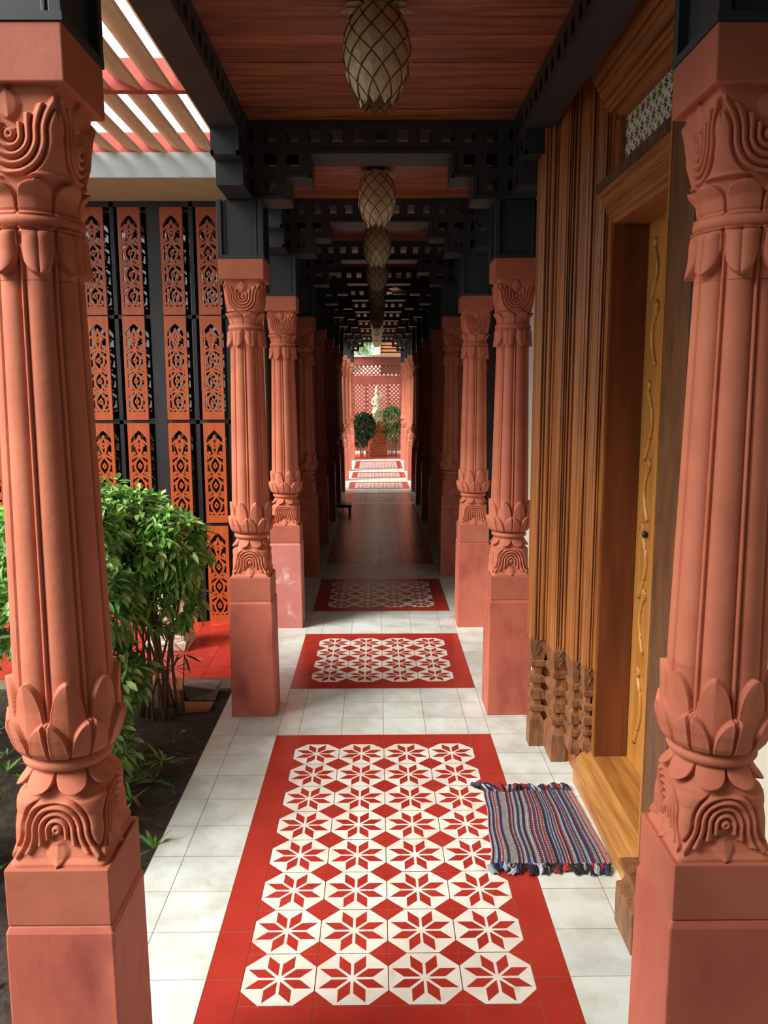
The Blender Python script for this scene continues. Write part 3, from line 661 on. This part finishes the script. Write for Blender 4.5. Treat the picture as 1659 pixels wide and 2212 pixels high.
# ---------------------------------------------------------------- shrubs
GREEN = [lin(c) for c in ((140, 206, 96), (166, 222, 116), (116, 188, 92), (196, 232, 150), (92, 156, 82), (176, 212, 140))]
def leaf(mb, p, d, L, w_, col, up=None):
    d = d.normalized(); n = d.cross(up or Vector((random.gauss(0, .4), random.gauss(0, .4), 1))).normalized(); b = n.cross(d).normalized()
    q = [p, p + d * L * .3 + n * w_ * .8 + b * w_ * .25, p + d * L * .65 + n * w_ * .8 + b * w_ * .2 - Vector((0, 0, L * .04)), p + d * L - Vector((0, 0, L * .14)), p + d * L * .65 - n * w_ * .8 + b * w_ * .2 - Vector((0, 0, L * .04)), p + d * L * .3 - n * w_ * .8 + b * w_ * .25, p + d * L * .33, p + d * L * .67 - Vector((0, 0, L * .03))]
    mb.add(q, [(0, 1, 6), (1, 2, 7, 6), (2, 3, 7), (3, 4, 7), (4, 5, 6, 7), (5, 0, 6)], 0, col)
def shrub(label, base, blobs, nst, nleaf, seed, Ls=(.045, .085), new=.012, low=0, name='shrub', group=None, dark=1.):
    random.seed(seed); t = thing(name, label, 'shrub', base, 0, group); st_ = MB(); fo = MB()
    B = [(Vector(c), Vector(r)) for c, r in blobs]
    for k in range(nst):
        c, r = random.choice(B); a = random.random() * 6.28; p0 = Vector((.10 * math.cos(a), .10 * math.sin(a), -.05)); e = c + Vector((random.uniform(-.7, .7) * r.x, random.uniform(-.7, .7) * r.y, random.uniform(-.3, .5) * r.z))
        md = p0.lerp(e, .5) + Vector((random.gauss(0, .03), random.gauss(0, .03), 0)); m2 = p0.lerp(e, .25) + Vector((random.gauss(0, .015), random.gauss(0, .015), .02))
        st_.tube([p0, m2, md, e], [.009, .0075, .006, .002], 6)
        for j in range(4):
            t0 = random.uniform(.45, .95); q = p0.lerp(e, t0); st_.tube([q, q + Vector((random.gauss(0, .07), random.gauss(0, .07), random.uniform(0, .1)))], [.003, .001], 4)
    vol = [r.x * r.y * r.z for c, r in B]; tot = sum(vol)
    for (c, r), v_ in zip(B, vol):
        for k in range(int(nleaf * v_ / tot / 5)):
            u = Vector((random.gauss(0, 1), random.gauss(0, 1), random.gauss(0, 1) + .25)).normalized(); rr = random.uniform(.55, 1) ** .5
            p = c + Vector((u.x * r.x, u.y * r.y, u.z * r.z)) * rr
            ax = (u + Vector((0, 0, .5))).normalized()
            h = max(0, min(1, u.z * .5 + .5))
            for j in range(5):
                a = j * 2.4 + random.random(); sd = ax.orthogonal().normalized(); sd.rotate(Matrix.Rotation(a, 3, ax)); d = (sd + ax * random.uniform(.1, .8)).normalized()
                g = random.choice(GREEN); kk = random.uniform(.7, 1.15) * dark
                col = tuple(x * kk for x in g[:3])
                if random.random() < new and u.z > .3: col = lin((214, 110, 60))[:3]
                leaf(fo, p + ax * j * .008, d, random.uniform(*Ls), random.uniform(.010, .015), col)
    for k in range(low):
        a = random.random() * 6.28; p = Vector((random.gauss(0, .16), random.gauss(0, .2), random.uniform(0, .10)))
        for j in range(7):
            d = Vector((random.gauss(0, 1), random.gauss(0, 1), random.uniform(.2, .9))).normalized(); g = random.choice(GREEN); leaf(fo, p, d, random.uniform(.06, .13), .008, tuple(x * .75 for x in g[:3]))
    fo.build('foliage', M['leaf'], t); st_.build('stems', M['stem'], t, smooth=True); return t
shrub('leafy green shrub with orange new leaves nearest the second left column', (-1.14, 4.02, -.045), [((.02, .0, .86), (.22, .22, .20)), ((-.16, .0, .93), (.24, .24, .22)), ((.04, .0, .62), (.17, .17, .17)), ((.0, .0, 1.06), (.05, .05, .07)), ((-.20, .0, 1.13), (.05, .06, .08))], 20, 5600, 1, new=.012, dark=1.3)
shrub('dense green shrub behind the nearest left column', (-1.50, 3.72, -.045), [((0, 0, .95), (.28, .26, .24)), ((-.05, -.05, .62), (.26, .24, .2))], 14, 4200, 2, low=8, dark=1.25, new=.004)
shrub('low dark leafy plant at the foot of the shrubs beside the nearest left column', (-1.06, 3.05, -.045), [((-.1, 0, .22), (.14, .2, .16))], 6, 500, 3, low=26, Ls=(.04, .08), name='ground_plant', dark=.8)
shrub('shaded green shrub at the far left edge beside the nearest column', (-1.62, 2.55, -.045), [((0, 0, .70), (.28, .32, .35)), ((-.1, .2, 1.15), (.25, .3, .25)), ((.1, -.1, .3), (.2, .25, .2))], 16, 4200, 4, low=20)
shrub('bare-stemmed shrub standing in the soil in front of the patio', (-1.30, 3.35, -.045), [((0, .1, .72), (.2, .26, .2)), ((.06, .0, .42), (.2, .26, .16))], 22, 3000, 5, low=22, new=0, dark=.9)
shrub('tall background shrub in the garden left of the corridor', (-2.3, 3.7, -.045), [((0, 0, .8), (.4, .6, .5)), ((-.2, -.6, .9), (.4, .6, .5))], 14, 4200, 6, name='garden_shrub')
# little upright sprig in front of the patio
random.seed(3); sp = MB()
for c in ((0, 0, .30), (-.06, .0, .22)):
    for j in range(9): a = j * .7; leaf(sp, Vector(c), Vector((math.cos(a), .2 * math.sin(a), .5 * math.sin(a) + .1)), .10, .007, tuple(x * .6 for x in GREEN[4][:3]))
t = thing('seedling', 'thin seedling with narrow leaves in front of the red patio', 'plant', (-1.02, 4.05, -.045)); sp.build('leaves', M['leaf'], t); MB().tube([(-.05, 0, 0), (-.06, 0, .22)], .003, 5).tube([(-.02, 0, 0), (0, 0, .3)], .003, 5).build('stem', M['stem'], t)
random.seed(9); lt = MB()
for k in range(170):
    p = Vector((-.84 - abs(random.gauss(0, .35)), random.uniform(1.7, 4.3), -.036)); a = random.random() * 6.28
    leaf(lt, p, Vector((math.cos(a), math.sin(a), random.uniform(0, .25))), random.uniform(.02, .05), .007, lin(random.choice(((120, 92, 62), (92, 76, 54), (150, 120, 84), (70, 60, 44), (84, 100, 60))))[:3])
tag(lt.build('leaf_litter', M['leaf']), 'dry fallen leaves scattered on the dark soil bed', 'leaves', kind='stuff')
# rubble
def rock(name, label, loc, sz, m_, rz, seed):
    r = random.Random(seed); b = MB().box(-sz[0] / 2, sz[0] / 2, -sz[1] / 2, sz[1] / 2, 0, sz[2])
    b.v = [(x + r.uniform(-.2, .2) * sz[0] * (z > 0), y + r.uniform(-.15, .15) * sz[1], z + (r.uniform(-.3, .3) * sz[2] if z > 0 else 0)) for x, y, z in b.v]
    o = b.build(name, M[m_], bevel=.006); o.location = loc; o.rotation_euler = (0, 0, rz); tag(o, label, 'rubble')
rock('concrete_chunk', 'grey broken concrete chunk at the edge of the red patio', (-.975, 4.24, -.045), (.15, .13, .085), 'rubble', .1, 1)
rock('brick_piece', 'orange broken brick leaning at the patio edge beside the concrete chunk', (-1.10, 4.22, -.045), (.10, .12, .075), 'brickr', -.2, 2)
rock('stone_shard', 'small flat pinkish shard lying in front of the concrete chunk', (-.96, 4.06, -.045), (.13, .07, .03), 'brickr', .15, 4)

# ---------------------------------------------------------------- stone guardian behind the shrubs
def remesh(o, vox):
    md = o.modifiers.new('r', 'REMESH'); md.mode = 'VOXEL'; md.voxel_size = vox; md.use_smooth_shade = True
    md = o.modifiers.new('s', 'SMOOTH'); md.iterations = 3; return o
t = thing('stone_statue', 'pale carved stone elephant seated on a block behind the shrubs on the red patio', 'statue', (-1.33, 4.98, .011))
MB().taper(0, 0, [(0, .13, .13), (.05, .13, .13), (.06, .115, .115), (.09, .115, .115)]).build('base_block', M['pale'], t, bevel=.006)
mb = MB().ball((0, .02, .22), (.11, .10, .13)).ball((0, -.01, .40), (.085, .08, .085)).ball((-.075, -.06, .14), (.055, .07, .05)).ball((.075, -.06, .14), (.055, .07, .05)).ball((0, -.0, .48), (.05, .05, .05))
mb.tube([(0, -.07, .41), (.01, -.115, .34), (.02, -.12, .25), (.05, -.12, .2)], [.032, .028, .022, .016], 10).ball((-.10, .0, .40), (.045, .018, .06)).ball((.10, .0, .40), (.045, .018, .06))
mb.tube([(.09, 0, .30), (.12, -.05, .22), (.08, -.09, .19)], [.032, .028, .022], 8).tube([(-.09, 0, .30), (-.12, -.05, .22), (-.08, -.09, .19)], [.032, .028, .022], 8)
remesh(mb.build('figure', M['pale'], t), .008)

# ---------------------------------------------------------------- rag rug
def rug():
    t = thing('rag_rug', 'striped navy, red and grey rag rug with knotted fringe beside the door step', 'rug', (0, 0, 0))
    TL, TR, BL, BR = (.403, 3.06), (.748, 3.07), (.350, 2.56), (.764, 2.55)
    cd = dict(n=(38, 46, 84), N=(24, 26, 40), g=(150, 158, 172), l=(186, 190, 198), r=(150, 40, 46), R=(176, 44, 40), m=(96, 40, 56), w=(220, 212, 200), p=(206, 150, 156), k=(34, 32, 36), e=(172, 160, 148), b=(54, 70, 120))
    seq = 'pNglnbwRwgnmgeeewnrgnwlbngwkmglwnRwbrgnwRwkngbwngrwkRglnbgrwnglnbrgwnglRwpp'
    nx = len(seq); ny = 90; m = MB()
    V = []
    for j in range(ny + 1):
        v = j / ny
        for i in range(nx * 2 + 1):
            u = i / (nx * 2)
            wob = .006 * math.sin(v * 5 + u * 7) + .004 * math.sin(v * 11)
            x = (BL[0] * (1 - u) + BR[0] * u) * (1 - v) + (TL[0] * (1 - u) + TR[0] * u) * v + wob * (1 - u * .7)
            y = (BL[1] * (1 - u) + BR[1] * u) * (1 - v) + (TL[1] * (1 - u) + TR[1] * u) * v + .006 * math.sin(u * 17) * (1 if v > .5 else -1) * abs(2 * v - 1)
            z = .007 + .003 * (i % 2) + .0012 * ((j + i // 2) % 2) + .004 * max(0, math.sin(u * 9 + 1)) * max(0, v - .7)
            V.append((x, y, z))
    W_ = nx * 2 + 1; F = []; C = []
    for j in range(ny):
        for i in range(nx * 2):
            a = j * W_ + i; F.append((a, a + 1, a + W_ + 1, a + W_)); s_ = seq[i // 2]
            if s_ == 'w' and j % 2: s_ = 'n' if (i // 2) % 3 else 'R'
            if s_ == 'e' and (j + i // 2) % 2: s_ = 'g'
            C.append(lin(cd[s_])[:3])
    m.v = V; m.f = F; m.c = C; m.m = [0] * len(F)
    o = m.build('woven_body', M['rug'], t, smooth=True); md = o.modifiers.new('s', 'SOLIDIFY'); md.thickness = .005; md.offset = -1
    random.seed(5); ks = 'NNbgkrgRnNglrnNkgb'
    def ribbon(p, d, L, w_, col, curl):
        b = MB(); n = Vector((-d.y, d.x, 0)).normalized(); pts = []
        for k in range(7):
            q = k / 6; c = p + d * L * q + n * (curl * math.sin(q * 3)) + Vector((0, 0, .006 + .014 * math.sin(q * PI) * random.uniform(.5, 1)))
            ww = w_ * (1 if q > .2 else .5); pts.append((c + n * ww, c - n * ww, c + Vector((0, 0, .005))))
        vs = [x for tr in pts for x in tr]; fs = []
        for k in range(6): a = 3 * k; fs += [(a, a + 2, a + 5, a + 3), (a + 2, a + 1, a + 4, a + 5)]
        b.add(vs, fs, 0, lin(cd[col])[:3]); return b
    for end in (0, 1):
        A, B = ((BL, BR), (TL, TR))[end]; sg = (-1, 1)[end]
        for k in range(22):
            u = (k + .5) / 22
            if end and .42 < u < .62 and k % 2: continue
            p = Vector((A[0] * (1 - u) + B[0] * u, A[1] * (1 - u) + B[1] * u, 0))
            L = random.uniform(.04, .065) if not (end and u < .25) else random.uniform(.06, .10)
            d = Vector((random.uniform(-.5, .3) - (.9 if (end and u < .2) else 0), sg, 0)).normalized()
            if p.x + d.x * L > .768: d.x = -.2; d.normalize()
            b = ribbon(p, d, L, random.uniform(.008, .014), random.choice(ks), random.uniform(-.012, .012))
            b2 = ribbon(p + Vector((.004, 0, .002)), d, L * .8, .006, random.choice(ks), random.uniform(-.01, .01)); b.add(b2.v, b2.f, 0, b2.c[0])
            o = b.build('fringe', M['rug'], t); md = o.modifiers.new('s', 'SOLIDIFY'); md.thickness = .002
rug()

# ---------------------------------------------------------------- ceiling fan
fan = thing('ceiling_fan', 'dark ceiling fan with pale hub far down the corridor', 'fan', (.22, 9.25, 2.79))
MB().tube([(0, 0, 0), (0, 0, -.10)], .014, 10).build('rod', M['black2'], fan)
MB().lathe([(.02, -.16), (.07, -.155), (.075, -.13), (.06, -.10), (.02, -.095)], 20).build('hub', M['white2'], fan, smooth=True)
for k in range(3):
    a = .3 + k * 2.094; b = MB().box(.07, .40, -.05, .05, -.135, -.129).build('blade', M['black2'], fan); b.rotation_euler = (.1, 0, a)

# ---------------------------------------------------------------- far end: lattice wall, shrine, garden
wl = sroot('wall_end', 'red lattice screen wall closing the end of the corridor', 'wall')
YE = 20.3
MB().box(-1.4, -.60, YE, YE + .1, 0, 2.38).box(.54, 1.4, YE, YE + .1, 0, 2.38).box(-.60, .54, YE, YE + .1, 2.18, 2.38).box(-.60, .54, YE, YE + .1, 1.72, 1.93).box(-.60, .54, YE, YE + .1, 0, .36) \
    .box(-.33, -.27, YE, YE + .1, .36, 1.72).box(.21, .27, YE, YE + .1, .36, 1.72).build('screen_frame', M['jali'], wl, bevel=.004)
MB().box(-1.42, 1.42, YE - .03, YE + .14, 2.38, 2.43).build('coping', M['white'], wl)
def jal(x0, x1, z0, z1, pitch):
    def f(X, Z):
        a = np.abs(((X + Z) / pitch) % 1 - .5) * pitch; b = np.abs(((X - Z) / pitch) % 1 - .5) * pitch
        return .0165 - np.minimum(a, b) * .85
    b = MB(); ms_mesh(b, f, x0, x1, int((x1 - x0) / .014) + 2, z0, z1, int((z1 - z0) / .014) + 2, YE + .02, YE + .06); return b
for a in ((-.60, .54, 1.93, 2.18), (-.60, -.33, .36, 1.72), (-.27, .21, .36, 1.72), (.27, .54, .36, 1.72)): jal(*a, .10).build('lattice', M['jali'], wl)
struct(MB().box(-3, 3, 21.6, 21.7, 0, 2.0).build('wall_beyond', M['pinkwall']), 'sunlit pink wall behind the red lattice screen', 'wall')
struct(MB().box(-1.2, 1.2, 19.0, 20.3, -.1, .03).build('end_step', M['redtile']), 'low red step in front of the lattice wall', 'step')
struct(MB().box(-1.2, -.28, 20.22, 20.3, .03, .09).box(.22, 1.2, 20.22, 20.3, .03, .09).build('baseboard_end', M['white']), 'white skirting under the lattice wall', 'baseboard')
def blk(label, x0, x1, y0, y1, z0, z1): tag(MB().box(x0, x1, y0, y1, z0, z1).build('laterite_block', M['laterite'], bevel=.012), label, 'block')
blk('large rough laterite block at the bottom of the shrine pedestal', -.20, .22, 19.45, 19.85, .03, .33)
blk('rough laterite block in the middle of the shrine pedestal', -.15, .15, 19.48, 19.82, .33, .60)
blk('narrow laterite block at the right of the middle of the pedestal', .155, .22, 19.48, 19.82, .33, .60)
blk('smaller laterite block on top of the pedestal under the statue', -.02, .21, 19.5, 19.8, .60, .84)
t = thing('garden_statue', 'pale ivory stone figure with raised arm in front of the lattice wall', 'statue', (-.03, 20.0, .03))
MB().lathe([(.13, 0), (.13, .5), (.10, .62), (.12, .72)], 20).build('pedestal_drum', M['laterite'], t)
mb = MB().ball((0, 0, 1.50), (.055, .06, .07)).ball((0, .01, 1.57), (.045, .05, .05)).tube([(0, 0, .70), (.0, 0, .9), (-.02, 0, 1.05), (.02, 0, 1.2), (0, 0, 1.36), (0, 0, 1.46)], [.11, .10, .095, .075, .085, .035], 14)
mb.ball((0, .01, 1.62), (.035, .04, .05)).tube([(.09, 0, 1.36), (.14, -.02, 1.40), (.09, -.05, 1.50)], [.035, .03, .022], 8).tube([(-.09, 0, 1.36), (-.12, -.03, 1.25), (-.04, -.08, 1.17)], [.035, .03, .024], 8).tube([(-.05, -.05, .72), (-.06, -.07, .9), (0, -.08, 1.1)], [.05, .05, .04], 8)
remesh(mb.build('figure', M['ivory'], t), .014)
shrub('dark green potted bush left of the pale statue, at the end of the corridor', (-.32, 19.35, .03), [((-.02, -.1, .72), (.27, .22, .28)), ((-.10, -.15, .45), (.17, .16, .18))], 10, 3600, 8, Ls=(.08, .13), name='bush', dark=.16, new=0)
shrub('bright green leafy plant right of the pale statue, at the end of the corridor', (.34, 19.4, .03), [((0, 0, .88), (.20, .2, .26)), ((.02, 0, .55), (.16, .18, .2))], 8, 1200, 9, Ls=(.10, .17), name='bush', dark=.55, new=0)
shrub('few broad leaves in front of the feet of the pale statue', (.07, 19.55, .84), [((0, 0, .10), (.12, .1, .13))], 3, 90, 10, Ls=(.12, .18), name='potted_plant', dark=.8)
shrub('bright green tree crown beyond the end wall, left of the brown slatted roof', (-1.0, 24.3, -.3), [((0, 0, 3.2), (.85, .6, .85)), ((.35, .1, 3.7), (.6, .5, .6))], 5, 5200, 20, Ls=(.12, .2), name='tree', dark=1.25)
shrub('green tree far behind the brown slatted roof', (1.4, 28.6, -.3), [((0, 0, 3.4), (1.6, 1, 1.5))], 5, 2200, 21, Ls=(.2, .34), name='tree', dark=1.1)
rf = thing('slatted_roof', 'brown slatted garden roof rising above the right of the end wall', 'roof', (.36, 23.2, 0))
for k in range(9): MB().box(-.28, .9, .02 * k, .02 * k + .05, 2.45 + k * .095, 2.51 + k * .095).build('slat', M['rooftile'], rf)
MB().box(-.28, .9, .25, .28, 0, 3.35).build('backing', M['dwood'], rf); MB().box(-.34, -.28, 0, .3, 0, 3.3).build('post', M['pale'], rf)
# small dark low stool and the hose bracket in the dark part
t = thing('low_stool', 'low dark stool standing against the dark left wall', 'stool', (-.56, 10.7, 0)); MB().box(-.2, .2, -.14, .14, .07, .11).build('seat', M['black2'], t, bevel=.005)
for sx in (-1, 1):
    for sy in (-1, 1): MB().box(sx * .17 - .015, sx * .17 + .015, sy * .11 - .015, sy * .11 + .015, 0, .07).build('leg', M['black2'], t)
t = thing('wire_basket', 'dark wire basket with a pale cord hanging on the right side near the end', 'basket', (.74, 15.35, .42))
MB().lathe([(.03, 0), (.08, .06), (.10, .13), (.10, .15), (.085, .15)], 16).build('bowl', M['black2'], t, smooth=True); MB().tube([(-.1, -.05, .14), (-.08, -.08, -.03), (-.02, -.08, -.18), (.02, -.05, -.25)], .006, 6).build('cord', M['white2'], t); MB().tube([(0, 0, 0), (0, 0, -.41)], .015, 8).lathe([(.07, -.42), (.07, -.405), (.02, -.395)], 14).build('stand', M['black2'], t)
